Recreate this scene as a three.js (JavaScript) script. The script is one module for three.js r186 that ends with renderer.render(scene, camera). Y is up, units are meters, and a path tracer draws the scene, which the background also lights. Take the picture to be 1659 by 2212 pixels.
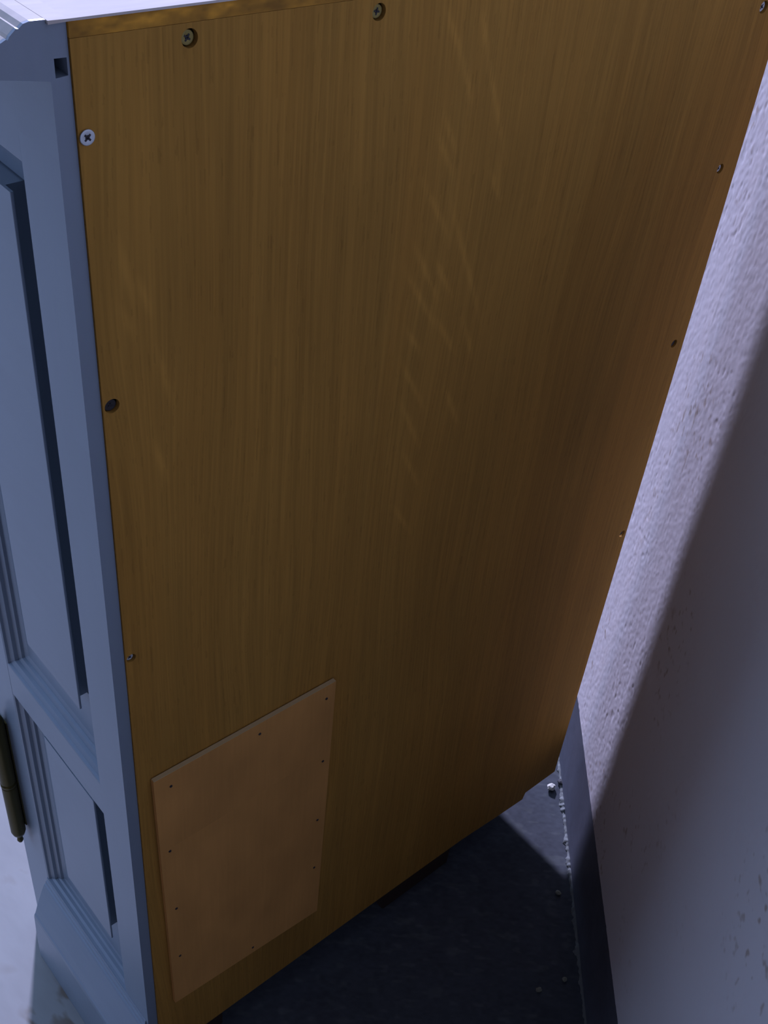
import * as THREE from 'three';
import { mergeGeometries, toCreasedNormals } from 'three/addons/utils/BufferGeometryUtils.js';

// ---------------------------------------------------------------- camera, sky, sun, exposure
const scene = new THREE.Scene();
const camera = new THREE.PerspectiveCamera(47.814, 1659 / 2212, 0.02, 60);
camera.matrixAutoUpdate = true;
{
  const m = new THREE.Matrix4().makeBasis(
    new THREE.Vector3(0.758736, 0.085356, 0.645782),
    new THREE.Vector3(0.375471, 0.752809, -0.540648),
    new THREE.Vector3(-0.532298, 0.652681, 0.539135));
  camera.quaternion.setFromRotationMatrix(m);
  camera.position.set(-0.26669, 1.36468, 0.52094);
}
scene.background = new THREE.Color().setRGB(0.57, 0.80, 1.46);

const sun = new THREE.DirectionalLight(new THREE.Color().setRGB(0.60, 0.60, 1.0), 7.5);
const sunDir = new THREE.Vector3(0.482, 0.4147, -0.772).normalize();
sun.position.copy(sunDir).multiplyScalar(8);
sun.target.position.set(0.3, 0.5, 0);
sun.position.add(sun.target.position);
sun.castShadow = true;
sun.shadow.radius = 6;
sun.shadow.mapSize.set(4096, 4096);
Object.assign(sun.shadow.camera, { left: -2.5, right: 2.5, top: 2.5, bottom: -2.5, near: 0.1, far: 20 });
scene.add(sun, sun.target);

const renderer = new THREE.WebGLRenderer({ antialias: true });
renderer.toneMapping = THREE.LinearToneMapping;
renderer.toneMappingExposure = 1.13;
renderer.shadowMap.enabled = true;
renderer.shadowMap.type = THREE.PCFSoftShadowMap;

// ---------------------------------------------------------------- helpers
let seed = 12345;
const rnd = () => { seed = (seed * 1664525 + 1013904223) >>> 0; return seed / 4294967296; };
function hash(x, y) { let h = (x * 374761393 + y * 668265263) | 0; h = Math.imul(h ^ (h >>> 13), 1274126177); return ((h ^ (h >>> 16)) >>> 0) / 4294967296; }
function noise(x, y) {
  const xi = Math.floor(x), yi = Math.floor(y), fx = x - xi, fy = y - yi;
  const u = fx * fx * (3 - 2 * fx), v = fy * fy * (3 - 2 * fy);
  const a = hash(xi, yi), b = hash(xi + 1, yi), c = hash(xi, yi + 1), d = hash(xi + 1, yi + 1);
  return a + (b - a) * u + (c - a) * v + (a - b - c + d) * u * v;
}
const fbm = (x, y, o = 4) => { let s = 0, a = 0.5, t = 0; for (let i = 0; i < o; i++) { s += a * noise(x, y); t += a; a *= 0.5; x = x * 2.03 + 17.1; y = y * 2.03 + 9.7; } return s / t; };
const clamp = (v, a = 0, b = 1) => Math.min(b, Math.max(a, v));
const lin2s = (c) => c <= 0.0031308 ? 12.92 * c : 1.055 * Math.pow(c, 1 / 2.4) - 0.055;

function dataTexture(w, h, fn, { srgb = true, rx = 1, ry = 1 } = {}) {
  const d = new Uint8Array(w * h * 4);
  for (let j = 0; j < h; j++) for (let i = 0; i < w; i++) {
    const c = fn((i + 0.5) / w, (j + 0.5) / h), k = (j * w + i) * 4;
    for (let q = 0; q < 3; q++) d[k + q] = Math.round(255 * clamp(srgb ? lin2s(clamp(c[q])) : c[q]));
    d[k + 3] = 255;
  }
  const t = new THREE.DataTexture(d, w, h, THREE.RGBAFormat);
  t.wrapS = t.wrapT = THREE.RepeatWrapping;
  t.magFilter = THREE.LinearFilter; t.minFilter = THREE.LinearMipmapLinearFilter; t.generateMipmaps = true;
  t.repeat.set(rx, ry);
  if (srgb) t.colorSpace = THREE.SRGBColorSpace;
  t.needsUpdate = true;
  return t;
}
const lin = (r, g, b) => new THREE.Color().setRGB(r, g, b);
const mat = (color, roughness = 0.6, more = {}) => new THREE.MeshPhysicalMaterial({ color, roughness, metalness: 0, ...more });

const used = new Map();
function numbered(name) { const n = used.get(name) ?? 0; used.set(name, n + 1); return n ? `${name}_${String(n).padStart(3, '0')}` : name; }
function finish(o) { o.castShadow = true; o.receiveShadow = true; return o; }
function part(name, geo, material, parent, label) {
  const m = finish(new THREE.Mesh(geo, material)); m.name = name;
  if (label) m.userData.label = label;
  parent.add(m); return m;
}
function structure(name, geo, material, label) {
  const m = finish(new THREE.Mesh(geo, material)); m.name = name;
  m.userData = { kind: 'structure', label, category: name.split('_')[0] };
  scene.add(m); return m;
}
function box(x0, x1, y0, y1, z0, z1) {   // plain box, uv in metres
  const g = new THREE.BoxGeometry(x1 - x0, y1 - y0, z1 - z0); g.translate((x0 + x1) / 2, (y0 + y1) / 2, (z0 + z1) / 2);
  const p = g.attributes.position, n = g.attributes.normal, uv = g.attributes.uv;
  for (let i = 0; i < p.count; i++) {
    const ax = Math.abs(n.getX(i)), ay = Math.abs(n.getY(i));
    if (ax > 0.5) uv.setXY(i, p.getZ(i), p.getY(i)); else if (ay > 0.5) uv.setXY(i, p.getX(i), p.getZ(i)); else uv.setXY(i, p.getX(i), p.getY(i));
  }
  return g;
}
function bevelBox(x0, x1, y0, y1, z0, z1, b) {   // box with rounded arrises
  const s = new THREE.Shape(); s.moveTo(x0 + b, y0 + b); s.lineTo(x1 - b, y0 + b); s.lineTo(x1 - b, y1 - b); s.lineTo(x0 + b, y1 - b); s.closePath();
  const g = new THREE.ExtrudeGeometry(s, { depth: z1 - z0 - 2 * b, bevelEnabled: true, bevelThickness: b, bevelSize: b, bevelSegments: 2, steps: 1 });
  g.translate(0, 0, z0 + b); return g;
}
function extrudeXY(pts, z0, z1) {         // polygon in x,y swept along z
  const g = new THREE.ExtrudeGeometry(new THREE.Shape(pts.map(([x, y]) => new THREE.Vector2(x, y))), { depth: z1 - z0, bevelEnabled: false, steps: 1 });
  g.translate(0, 0, z0); return g;
}
const merge = (list) => mergeGeometries(list.map((g) => g.index ? g.toNonIndexed() : g));

// ---------------------------------------------------------------- materials
// veneer: fine upright grain, soft tone bands, and the pale slanting ray fleck of the figured part
const FLECK = [[0.2572, 1.0607, 0.2768, 1.0261], [0.2495, 1.0285, 0.2803, 0.9791], [0.2476, 0.9816, 0.2761, 0.9314], [0.2431, 0.9605, 0.2794, 0.9044],
  [0.2495, 0.9117, 0.2682, 0.8835], [0.2469, 0.8849, 0.2785, 0.8294], [0.2792, 1.0043, 0.3269, 0.8988], [0.2702, 0.9636, 0.2925, 0.9262], [0.3147, 1.02, 0.3293, 0.9953],
  [0.2525, 1.139, 0.2723, 1.1049], [0.2723, 1.1049, 0.2861, 1.0752], [0.283, 1.1347, 0.2948, 1.1071], [0.3091, 0.9006, 0.3266, 0.8603], [0.2809, 0.9099, 0.304, 0.8727],
  [0.0192, 1.0476, 0.0245, 1.0077], [0.0183, 1.0066, 0.0229, 0.9831], [0.0299, 1.0212, 0.0361, 0.9946], [0.2618, 1.0706, 0.2772, 1.042], [0.292, 1.1105, 0.3262, 1.0312], [0.3214, 1.0323, 0.326, 0.9998],
  [0.252, 0.845, 0.279, 0.79], [0.262, 0.79, 0.285, 0.745], [0.258, 0.735, 0.281, 0.695], [0.30, 0.84, 0.322, 0.795], [0.04, 0.97, 0.048, 0.925], [0.034, 0.90, 0.042, 0.865]];
const VW = 0.66, VH = 1.2;
function fleckAt(x, y) {
  let s = 0;
  for (const [x0, y0, x1, y1] of FLECK) {
    const dx = x1 - x0, dy = y1 - y0, L = Math.hypot(dx, dy), px = x - x0, py = y - y0, t = (px * dx + py * dy) / (L * L);
    if (t < -0.15 || t > 1.15) continue;
    const d = Math.abs(px * dy - py * dx) / L;
    if (d > 0.008) continue;
    s += Math.exp(-((d / 0.0026) ** 2)) * clamp(1.25 - Math.abs(t - 0.5) * 1.9);
  }
  return Math.min(1, s);
}
const veneer = dataTexture(1024, 1536, (u, v) => {
  const x = u * VW, y = v * VH, wob = (fbm(x * 5, y * 1.6, 3) - 0.5) * 0.05, X = x + wob;
  const fine = fbm(X * 900, y * 14, 2), mid = fbm(X * 190, y * 3.2, 3), wide = fbm(X * 26 + 5, y * 1.1 + 3, 3), blotch = fbm(x * 7 + 30, y * 5, 3);
  const pore = noise(X * 1150, y * 55) > 0.86 ? 0.86 : 1;
  let k = (0.66 + 0.28 * fine + 0.18 * mid + 0.16 * (wide - 0.5) + 0.20 * (blotch - 0.5)) * pore;
  k *= 1 + 0.22 * fleckAt(x, y);
  const warm = 0.97 + 0.06 * fbm(X * 40, y * 4 + 8, 2);
  return [0.425 * k * warm, 0.217 * k, 0.043 * k * (1.9 - warm)];
}, { rx: 1 / VW, ry: 1 / VH });
const M = {};
M.veneer = mat(lin(1, 1, 1), 0.8, { map: veneer, specularIntensity: 0.3 });
const patchTex = dataTexture(512, 768, (u, v) => {
  const x = u * 0.25, y = v * 0.45;
  const wave = fbm(x * 16 + fbm(x * 9, y * 6) * 1.4, y * 5.5, 3), fine = fbm(x * 500, y * 20, 2), blot = fbm(x * 30 + 3, y * 18, 3);
  const k = 0.72 + 0.26 * wave + 0.08 * fine + 0.2 * (blot - 0.5);
  return [0.62 * k, 0.30 * k, 0.078 * k];
}, { rx: 4, ry: 1 / 0.45 });
M.patch = mat(lin(1, 1, 1), 0.85, { map: patchTex, specularIntensity: 0.3 });
M.patchLitEdge = mat(lin(0.50, 0.36, 0.16), 0.8);  // lighter tone stands for light on the upward edge
const rawTex = dataTexture(512, 64, (u, v) => {
  const x = u * 0.66, y = v * 0.08, a = fbm(x * 120, y * 300, 3), b = fbm(x * 24, y * 40 + 4, 3);
  const k = 0.25 + 2.1 * a * b;
  return [0.66 * k, 0.31 * k, 0.025 * k];
}, { rx: 1 / 0.66, ry: 1 / 0.08 });
M.raw = mat(lin(1, 1, 1), 0.85, { map: rawTex });
const paintTex = dataTexture(512, 512, (u, v) => {
  const a = fbm(u * 60, v * 6, 3), b = fbm(u * 9, v * 9, 3), k = 0.95 + 0.06 * a + 0.06 * (b - 0.5);
  return [0.228 * k, 0.280 * k, 0.318 * k];
}, { rx: 2.2, ry: 2.2 });
M.paint = mat(lin(1, 1, 1), 0.34, { map: paintTex });
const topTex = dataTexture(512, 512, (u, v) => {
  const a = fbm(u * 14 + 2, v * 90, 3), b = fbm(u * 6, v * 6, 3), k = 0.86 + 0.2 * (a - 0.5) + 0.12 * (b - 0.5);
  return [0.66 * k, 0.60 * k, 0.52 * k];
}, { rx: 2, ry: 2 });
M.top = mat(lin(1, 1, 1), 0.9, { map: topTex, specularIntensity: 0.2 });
M.carcass = mat(lin(0.07, 0.035, 0.015), 0.8);
M.foot = mat(lin(0.035, 0.018, 0.010), 0.7);
M.brass = mat(lin(0.085, 0.068, 0.015), 0.42, { metalness: 0.7 });
M.zinc = mat(lin(0.62, 0.66, 0.66), 0.42, { metalness: 0.55 });
M.oldBrass = mat(lin(0.28, 0.22, 0.06), 0.5, { metalness: 0.5 });
M.darkSteel = mat(lin(0.035, 0.03, 0.03), 0.6, { metalness: 0.3 });
const wallTex = dataTexture(1024, 1024, (u, v) => {
  const x = u * 1.2, y = v * 1.2, big = fbm(x * 6, y * 6, 3), sp = fbm(x * 150, y * 110, 2), where = fbm(x * 9 + 40, y * 7 + 12, 3);
  let k = 0.93 + 0.12 * (big - 0.5);
  const speck = clamp((sp - 0.68) * 6) * clamp((where - 0.52) * 5);  // scattered browner specks, thicker in some areas
  return [0.74 * k * (1 - 0.35 * speck), 0.715 * k * (1 - 0.42 * speck), 0.70 * k * (1 - 0.5 * speck)];
}, { rx: 1 / 1.2, ry: 1 / 1.2 });
M.wall = mat(lin(1, 1, 1), 0.9, { map: wallTex });
M.plain = mat(lin(0.09, 0.09, 0.095), 0.9);
const floorTex = dataTexture(1024, 1024, (u, v) => {
  const x = u * 1.5, y = v * 1.5, big = fbm(x * 5, y * 5, 4), mid = fbm(x * 45, y * 45, 3), fineN = fbm(x * 260, y * 150, 2);
  const k = 0.78 + 0.30 * (big - 0.5) + 0.22 * (mid - 0.5) + 0.28 * (fineN - 0.5);
  const fleck = clamp((fbm(x * 130 + 9, y * 60, 2) - 0.66) * 8);
  return [0.076 * k * (1 + 0.3 * fleck), 0.085 * k * (1 + 0.3 * fleck), 0.092 * k * (1 + 0.2 * fleck)];
}, { rx: 1 / 1.5, ry: 1 / 1.5 });
M.floor = mat(lin(1, 1, 1), 0.9, { map: floorTex, specularIntensity: 0.25 });
const pavingTex = dataTexture(1024, 1024, (u, v) => {
  const x = u * 1.2, y = v * 1.2, X = x * 0.75 + y * 0.66, Y = y * 0.75 - x * 0.66;
  const big = fbm(x * 5, y * 5, 3), streak = fbm(X * 90, Y * 30, 3), where = fbm(x * 14 + 4, y * 14, 3), k = 0.92 + 0.2 * (big - 0.5) + 0.12 * (streak - 0.5);
  const d = clamp((streak - 0.57) * 6) * clamp((where - 0.38) * 4);
  return [0.27 * k * (1 - 0.4 * d), 0.275 * k * (1 - 0.52 * d), 0.25 * k * (1 - 0.62 * d)];
}, { rx: 1 / 1.2, ry: 1 / 1.2 });
M.paving = mat(lin(1, 1, 1), 0.8, { map: pavingTex });
const skirtTex = dataTexture(512, 128, (u, v) => {
  const k = 0.85 + 0.3 * (fbm(u * 60, v * 8, 3) - 0.5) + 0.2 * (fbm(u * 240, v * 60, 2) - 0.5);
  return [0.105 * k, 0.115 * k, 0.14 * k];
}, { rx: 1 / 1.2, ry: 1 / 0.3 });
M.skirt = mat(lin(1, 1, 1), 0.6, { map: skirtTex });
M.dust = mat(lin(0.15, 0.165, 0.15), 0.95);
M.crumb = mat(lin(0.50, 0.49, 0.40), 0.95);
M.shadedCrumb = mat(lin(0.20, 0.20, 0.14), 0.95);  // darker copy of the crumb colour, for crumbs lying in shade
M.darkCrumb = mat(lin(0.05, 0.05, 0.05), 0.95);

// ---------------------------------------------------------------- porch, with unseen walls and an eave added for shade: built in wall axes (u along the wall, n away from it), turned into place
const WALL = new THREE.Matrix4().makeBasis(
  new THREE.Vector3(0.67134, 0, -0.74115), new THREE.Vector3(0, 1, 0), new THREE.Vector3(0.74115, 0, 0.67134)).setPosition(0.672, 0, 0);
// local x = u, local y = height, local z = into the wall (so n = -z)
const porch = (g) => g.applyMatrix4(WALL);

function stuccoHeight(u, y) {
  const grain = fbm(u * 230, y * 190, 2), lump = fbm(u * 70 + 7, y * 60, 2), wave = fbm(u * 6, y * 5, 2), where = fbm(u * 9 + 3, y * 8 + 60, 3);
  const pit = Math.max(0, noise(u * 165 + 50, y * 135) - 0.72) * clamp((where - 0.44) * 5);
  return 0.00042 * (grain - 0.5) + 0.00012 * (lump - 0.5) + 0.001 * (wave - 0.5) - 0.0017 * pit;
}
function stuccoPatch(u0, u1, y0, y1, step) {
  const nu = Math.round((u1 - u0) / step), ny = Math.round((y1 - y0) / step), pos = [], uv = [], idx = [];
  for (let j = 0; j <= ny; j++) for (let i = 0; i <= nu; i++) {
    const a = u0 + (u1 - u0) * i / nu, b = y0 + (y1 - y0) * j / ny;
    pos.push(a, b, -0.003 - stuccoHeight(a, b)); uv.push(a, b);
  }
  for (let j = 0; j < ny; j++) for (let i = 0; i < nu; i++) { const a = j * (nu + 1) + i, b = a + 1, c = a + nu + 1, d = c + 1; idx.push(a, c, b, b, c, d); }
  const g = new THREE.BufferGeometry();
  g.setAttribute('position', new THREE.Float32BufferAttribute(pos, 3)); g.setAttribute('uv', new THREE.Float32BufferAttribute(uv, 2)); g.setIndex(idx); g.computeVertexNormals();
  return g.toNonIndexed();
}
structure('wall_right', porch(merge([box(-2.46, 2.6, 0, 3.0, 0, 0.16), stuccoPatch(-0.70, 0.35, 0.142, 1.25, 0.0022),
  box(-2.46, -0.70, 0.142, 3.0, -0.003, 0), box(0.35, 2.6, 0.142, 3.0, -0.003, 0), box(-0.70, 0.35, 1.25, 3.0, -0.003, 0)])), M.wall, 'rough white rendered wall beside the plywood side');
structure('baseboard_right', porch(merge([box(-2.46, 2.6, 0, 0.1405, -0.0022, 0)])), M.skirt, 'dark grey painted band along the foot of the white wall');
structure('floor', merge([box(-4, 5, -0.12, -0.004, -5.5, 3.5), porch(box(-2.5, 4.0, -0.004, 0, -0.57, -0.0005))]), M.floor, 'dark grey painted strip of floor along the wall');
structure('floor_paving', porch(box(-3.5, 4.0, -0.004, 0.0001, -4.5, -0.5702)), M.paving, 'pale streaky stone paving in front of the cabinet');
structure('wall_back_blocker', porch(box(-2.46, -2.30, 0, 2.5, -1.75, -0.004)), M.plain, 'unseen dark wall behind the camera, added to cut stray light');  // out of view, added dark to keep bounce off the plywood
structure('wall_left_blocker', porch(box(-2.30, -0.72, 0, 2.45, -1.75, -1.6)), M.plain, 'unseen dark wall across from the rough one, added to block sky light');  // out of view, added to hold back sky light from the side
structure('ceiling_blocker', porch(merge([box(-2.46, 0.30, 2.5, 2.62, -0.46, 0.16), box(-2.46, -0.95, 2.5, 2.62, -1.75, -0.46)])), M.plain, 'unseen plain eave over the strip beside the rough wall, added to block overhead light');  // out of view, added and cut to shade the plywood from above
// line of pale dust, modelled as an uneven bead, where floor meets the painted band
{
  const pts = []; for (let i = 0; i <= 60; i++) { const a = -0.9 + 1.5 * i / 60; pts.push(new THREE.Vector3(a, 0.0002, -0.0030)); }
  const g = new THREE.TubeGeometry(new THREE.CatmullRomCurve3(pts), 900, 0.003, 8, false), p = g.attributes.position;
  for (let i = 0; i < p.count; i++) { const a = p.getX(i), k = 0.25 + 1.5 * fbm(a * 70, 4, 3) * fbm(a * 260, p.getY(i) * 900, 2) * 1.6; p.setY(i, p.getY(i) * k * 0.8); p.setZ(i, -0.0028 + (p.getZ(i) + 0.0030) * k * 1.5); }
  g.computeVertexNormals();
  structure('trim_1', porch(g), M.dust, 'thin pale bead standing for a line of dust between floor and dark grey band');
}

// ---------------------------------------------------------------- the cabinet
const cabinet = new THREE.Group(); cabinet.name = numbered('cabinet');
cabinet.userData = { label: 'tall narrow cabinet with blue-grey panelled front and brown plywood side', category: 'cabinet' };
scene.add(cabinet);

// carcass boards
part('carcass', merge([box(0.0006, 0.628, 0.058, 0.078, -0.270, -0.0046), box(0.0006, 0.628, 1.120, 1.138, -0.270, -0.0046),
  box(0.612, 0.630, 0.058, 1.138, -0.270, -0.0046), box(0.022, 0.034, 0.078, 1.120, -0.270, -0.0046), box(0.034, 0.612, 0.078, 1.120, -0.270, -0.262)]), M.carcass, cabinet);

// plywood side sheet with countersunk holes
const SCREWS = [   // x, y, head radius, kind
  [0.0046, 1.1103, 0.0044, 'proud'], [0.0675, 1.1500, 0.0042, 'brass'], [0.1972, 1.1450, 0.0042, 'brass'], [0.0058, 0.9400, 0.0042, 'dark'], [0.0042, 0.7120, 0.0030, 'zinc'],
  [0.6080, 1.0912, 0.0042, 'zinc'], [0.6130, 0.9533, 0.0036, 'zinc'], [0.6215, 0.7685, 0.0036, 'dark'], [0.6300, 0.5100, 0.0036, 'dark'], [0.35, 1.140, 0.0042, 'brass'], [0.50, 1.135, 0.0042, 'brass']];
const SHEET = [[0, 0.0600], [0.30, 0.0580], [0.46, 0.0550], [0.53, 0.0475], [0.5765, 0.0440], [0.5795, 0.0568], [0.6385, 0.0568], [0.6385, 1.139], [0, 1.1602]];
{
  const s = new THREE.Shape(SHEET.map(([x, y]) => new THREE.Vector2(x, y)));
  for (const [x, y, r, kind] of SCREWS) if (kind !== 'proud') { const h = new THREE.Path(); h.absarc(x + 0.0005, y, r + 0.0009, 0, Math.PI * 2, true); s.holes.push(h); }
  const g = new THREE.ExtrudeGeometry(s, { depth: 0.004, bevelEnabled: false, curveSegments: 20 }); g.translate(0, 0, -0.004);
  const sheet = part('plywood_panel', g, M.veneer, cabinet, 'brown varnished plywood sheet screwed on the side');
  for (const [x, y, r, kind] of SCREWS) {
    // countersunk cross-head: cupped head with a cross recess
    const z = kind === 'proud' ? 0.0013 : -0.0016, head = [];
    const prof = [[0, -0.0007], [r * 0.30, -0.0007], [r * 0.34, 0], [r * 0.9, -0.0001], [r, -0.0004], [r * 0.62, -0.0026], [0.0001, -0.0026]].map(([a, b]) => new THREE.Vector2(a, b));
    const lathe = new THREE.LatheGeometry(prof.reverse(), 28); lathe.rotateX(Math.PI / 2); lathe.translate(x, y, z); head.push(lathe);
    const m = kind === 'proud' || kind === 'zinc' ? M.zinc : kind === 'brass' ? M.oldBrass : M.darkSteel;
    const screw = part('screw', merge(head), m, sheet, kind === 'proud' ? 'bright zinc cross-head screw' : kind === 'brass' ? 'brassy countersunk screw' : undefined);
    const arm = r * 0.52, th = r * 0.13, cross = merge([bevelBox(-arm, arm, -th, th, -0.0002, 0.00012, 0.00005), bevelBox(-th, th, -arm, arm, -0.0002, 0.00012, 0.00005)]);
    cross.rotateZ(0.75 + x * 3); cross.translate(x, y, z);
    part('cross_recess', cross, M.darkSteel, sheet);
    void screw;
  }
}

// plywood patch nailed over the sheet
{
  const P = [[0.0189, 0.1676], [0.2080, 0.1507], [0.2062, 0.5520], [0.0124, 0.5576]];
  const g = extrudeXY(P, 0.0008, 0.0048);
  const patch = part('patch_panel', g, M.patch, cabinet, 'small reddish plywood patch nailed low on the side');
  const [A, B] = [P[3], P[2]], dx = B[0] - A[0], dy = B[1] - A[1], L = Math.hypot(dx, dy);
  const edge = box(0.0005, L - 0.0005, 0, 0.0008, 0.0009, 0.0047); edge.rotateZ(Math.atan2(dy, dx)); edge.translate(A[0], A[1], 0);
  part('patch_lit_edge', edge, M.patchLitEdge, patch, 'cut top edge of the patch, toned lighter for light from above');
  for (const [x, y] of [[0.0286, 0.5396], [0.1204, 0.5400], [0.1960, 0.5343], [0.1978, 0.4386], [0.0238, 0.4467], [0.0268, 0.3466], [0.0277, 0.2561], [0.197, 0.34], [0.198, 0.25], [0.118, 0.170]]) {
    const n = new THREE.CylinderGeometry(0.0013, 0.0015, 0.0008, 12); n.rotateX(Math.PI / 2); n.rotateZ(0.4); n.translate(x, y, 0.0050);
    part('nail', n, M.darkSteel, patch);
  }
}

// panelled front
const XF = -0.011, XB = -0.0003, REC = 0.0140;
const door = new THREE.Group(); door.name = 'door'; door.userData.label = 'blue-grey panelled door forming the narrow front'; cabinet.add(door);
{
  // right stile, with the small square mortise left open near its head
  const head = new THREE.Shape([[XF, 1.100], [XB, 1.100], [XB, 1.1685], [XF, 1.1685]].map(([a, b]) => new THREE.Vector2(a, b)));
  const hole = new THREE.Path([[-0.0084, 1.1420], [-0.0084, 1.1516], [-0.0016, 1.1512], [-0.0016, 1.1424]].map(([a, b]) => new THREE.Vector2(a, b)));
  head.holes.push(hole);
  const headFront = new THREE.ExtrudeGeometry(head, { depth: 0.0435, bevelEnabled: false }); headFront.translate(0, 0, -0.045);
  part('stile', merge([box(XF, XB, 0.012, 1.100, -0.046, -0.0015), headFront, box(XF, XB, 1.100, 1.1685, -0.046, -0.045)]), M.paint, door);
  part('stile', bevelBox(XF, XB, 0.012, 1.140, -0.275, -0.216, 0.0015), M.paint, door);
  part('rail', bevelBox(XF, XB, 1.083, 1.140, -0.2165, -0.0455, 0.0006), M.paint, door);
  part('rail', bevelBox(XF, XB, 0.4755, 0.5185, -0.2165, -0.0455, 0.0006), M.paint, door);
  part('rail', bevelBox(XF, XB, 0.012, 0.1490, -0.2165, -0.0455, 0.0006), M.paint, door);
  const profile = [[0, 0], [0.0014, 0.0004], [0.0020, 0.0028], [0.0070, 0.0052], [0.0078, 0.0084], [0.0126, 0.0102], [0.0134, 0.0126], [0.0185, 0.0137], [0.0200, REC]];
  // mitred stuck moulding round an opening: factors scale its width on left, right, bottom, top
  function moulding(z0, z1, y0, y1, fl, fr, fb, ft) {
    const pos = [], rect = ([w, d]) => { const X = XF + d; return [[X, y0 + w * fb, z0 + w * fl], [X, y0 + w * fb, z1 - w * fr], [X, y1 - w * ft, z1 - w * fr], [X, y1 - w * ft, z0 + w * fl]]; };
    for (let i = 0; i < profile.length - 1; i++) {
      const a = rect(profile[i]), b = rect(profile[i + 1]);
      for (let k = 0; k < 4; k++) { const l = (k + 1) % 4; pos.push(...a[k], ...a[l], ...b[l], ...a[k], ...b[l], ...b[k]); }
    }
    const g = new THREE.BufferGeometry(); g.setAttribute('position', new THREE.Float32BufferAttribute(pos, 3));
    const uv = []; for (let i = 0; i < pos.length; i += 3) uv.push(pos[i + 2], pos[i + 1]); g.setAttribute('uv', new THREE.Float32BufferAttribute(uv, 2));
    g.computeVertexNormals(); return g;
  }
  const DEEP = 0.028;
  function panel(z0, z1, y0, y1, fz0, fz1, fy0, fy1) {   // raised field with a thin overhanging edge, ledges above and below, dark slots beside it
    return merge([box(XF + DEEP, XF + DEEP + 0.004, y0, y1, z0, z1), box(XF + REC, XF + DEEP, y0, fy0, z0, z1), box(XF + REC, XF + DEEP, fy1, y1, z0, z1),
      bevelBox(XF + 0.0002, XF + 0.0022, fy0, fy1, fz0, fz1, 0.0006), box(XF + 0.002, XF + DEEP, fy0 + 0.001, fy1 - 0.001, fz0 + 0.012, fz1 - 0.012), box(XF + REC, XF + DEEP, fy0, fy1, z0, z0 + 0.040), box(XB, XF + DEEP, y0, y1, z1, z1 + 0.012)]);
  }
  part('moulding', moulding(-0.216, -0.046, 0.5185, 1.083, 1, 0.02, 1, 0.8), M.paint, door);
  part('moulding', moulding(-0.216, -0.046, 0.1485, 0.4755, 1, 0.02, 0.4, 0.12), M.paint, door);
  part('panel', panel(-0.216, -0.046, 0.5185, 1.083, -0.158, -0.067, 0.598, 1.0555), M.paint, door);
  part('panel', panel(-0.216, -0.046, 0.1485, 0.4755, -0.156, -0.065, 0.232, 0.4715), M.paint, door);
  // brass butt hinge: knuckles with a turned finial at each end
  const hp = [[0, 0.186], [0.0024, 0.1868], [0.0036, 0.190], [0.0030, 0.1945], [0.0020, 0.197], [0.0036, 0.1985], [0.0066, 0.203], [0.0082, 0.209], [0.0082, 0.2925], [0.0072, 0.2932], [0.0072, 0.2944], [0.0086, 0.2951],
    [0.0086, 0.2985], [0.0074, 0.2992], [0.0074, 0.3002], [0.0082, 0.301], [0.0082, 0.400], [0.0066, 0.406], [0.0030, 0.4105], [0.0020, 0.412], [0.0036, 0.416], [0.0028, 0.421], [0, 0.4225]];
  const barrel = new THREE.LatheGeometry(hp.map(([a, b]) => new THREE.Vector2(a, b)), 28); barrel.translate(-0.0205, 0, -0.2545);
  const leaf = box(-0.0124, -0.0110, 0.215, 0.395, -0.275, -0.2505);
  const hinge = part('hinge', merge([barrel, leaf]), M.brass, door, 'dark brass hinge with a turned finial');
  void hinge;
}
// plinth: stepped moulding, sloping weathering and upright face
const plinthPts = [[XF + 0.0004, 0.1486], [-0.0114, 0.1486], [-0.0121, 0.1474], [-0.0123, 0.1442], [-0.0136, 0.1430], [-0.0143, 0.1418], [-0.0145, 0.1400], [-0.0160, 0.1388],
  [-0.0172, 0.1370], [-0.0205, 0.1290], [-0.0290, 0.1060], [-0.0326, 0.0945], [-0.0342, 0.0920], [-0.0350, 0.0870], [-0.0368, 0.040], [-0.0370, 0.0005], [XF + 0.0004, 0.0005]];
part('plinth', extrudeXY(plinthPts, -0.218, -0.006), M.paint, cabinet, 'blue-grey moulded plinth along the foot of the front');
// cornice over the front; pale colour stands for sunlight, added end plate for shade
const cornicePts = [[XF - 0.0002, 1.1412], [-0.0376, 1.1465], [-0.0500, 1.1480], [-0.0535, 1.1500], [-0.0540, 1.1530], [-0.0500, 1.1548], [-0.0440, 1.1562], [-0.0410, 1.1585], [-0.0402, 1.1605], [-0.0364, 1.1618], [-0.0350, 1.1630], [-0.0318, 1.1645], [-0.0310, 1.1640],
  [-0.0300, 1.1655], [-0.0262, 1.1686], [-0.0250, 1.1684], [-0.0225, 1.1703], [-0.0190, 1.1710], [XF - 0.0002, 1.1706]];
const cornice = part('cornice', extrudeXY(cornicePts, -0.300, -0.0031), M.top, cabinet, 'moulded cornice jutting out over the front, pale tone put in for sunlight');
part('shaded_end_plate', extrudeXY(cornicePts, -0.0030, -0.0008), M.paint, cornice, 'thin blue-grey plate added for the shaded end of the cornice');
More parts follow.
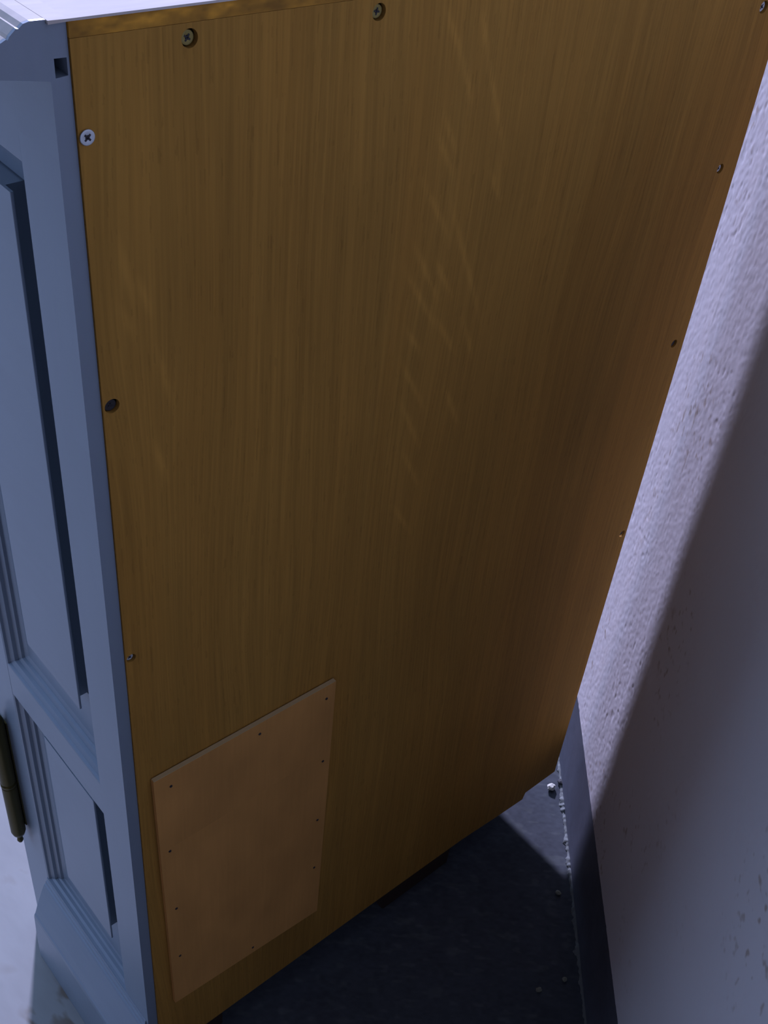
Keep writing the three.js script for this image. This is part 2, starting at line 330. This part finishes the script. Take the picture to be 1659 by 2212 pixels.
// top board: bare rough core, thin pale top face lapping over it
const top = part('top_board', extrudeXY([[0.0001, 1.1604], [0.6385, 1.1392], [0.6385, 1.1471], [0.0001, 1.1686]], -0.300, 0.0), M.raw, cabinet, 'top board with bare rough orange-brown edge');
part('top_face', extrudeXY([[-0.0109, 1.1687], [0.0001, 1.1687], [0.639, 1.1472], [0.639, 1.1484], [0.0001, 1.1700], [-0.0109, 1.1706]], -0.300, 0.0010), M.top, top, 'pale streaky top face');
// feet
for (const [x0, x1, z0, z1] of [[0.335, 0.450, -0.065, -0.008], [0.335, 0.450, -0.262, -0.205], [0.015, 0.090, -0.085, -0.012], [0.015, 0.090, -0.262, -0.190]])
  part('foot', bevelBox(x0, x1, 0.0003, 0.0578, z0, z1, 0.003), M.foot, cabinet);

// ---------------------------------------------------------------- crumbs on the floor
function crumb(x, z, r, m, label, s, group) {
  const g = new THREE.IcosahedronGeometry(r, 1), p = g.attributes.position;
  for (let i = 0; i < p.count; i++) { const k = 0.75 + 0.5 * noise(p.getX(i) * 900 + s * 7.3, p.getY(i) * 900 + p.getZ(i) * 700); p.setXYZ(i, p.getX(i) * k * 1.25, p.getY(i) * k * 0.62, p.getZ(i) * k); }
  g.computeVertexNormals(); g.computeBoundingBox(); g.translate(0, -g.boundingBox.min.y, 0);
  const o = finish(new THREE.Mesh(g, m)); o.name = numbered('plaster_crumb'); o.position.set(x, 0, z); o.rotation.y = s;
  o.userData = { label, category: 'crumb', group }; scene.add(o);
}
crumb(0.6516, -0.0054, 0.0055, M.crumb, 'biggest white plaster crumb, on lit floor by the cabinet corner', 0.4, 'crumbs on the floor');
crumb(0.6690, -0.0035, 0.0042, M.darkCrumb, 'dark crumb against the grey band beside the cabinet corner', 1.1, 'crumbs on the floor');
crumb(0.5359, 0.1164, 0.0032, M.shadedCrumb, 'tiny pale crumb in shadow just past the lit floor tip', 2.0, 'crumbs on the floor');
crumb(0.4178, 0.1935, 0.0034, M.shadedCrumb, 'pale crumb on dark floor nearest the bottom of the view', 2.9, 'crumbs on the floor');
crumb(0.4540, 0.2040, 0.0030, M.shadedCrumb, 'faint crumb on dark floor closest to the wall foot', 3.6, 'crumbs on the floor');

renderer.render(scene, camera);
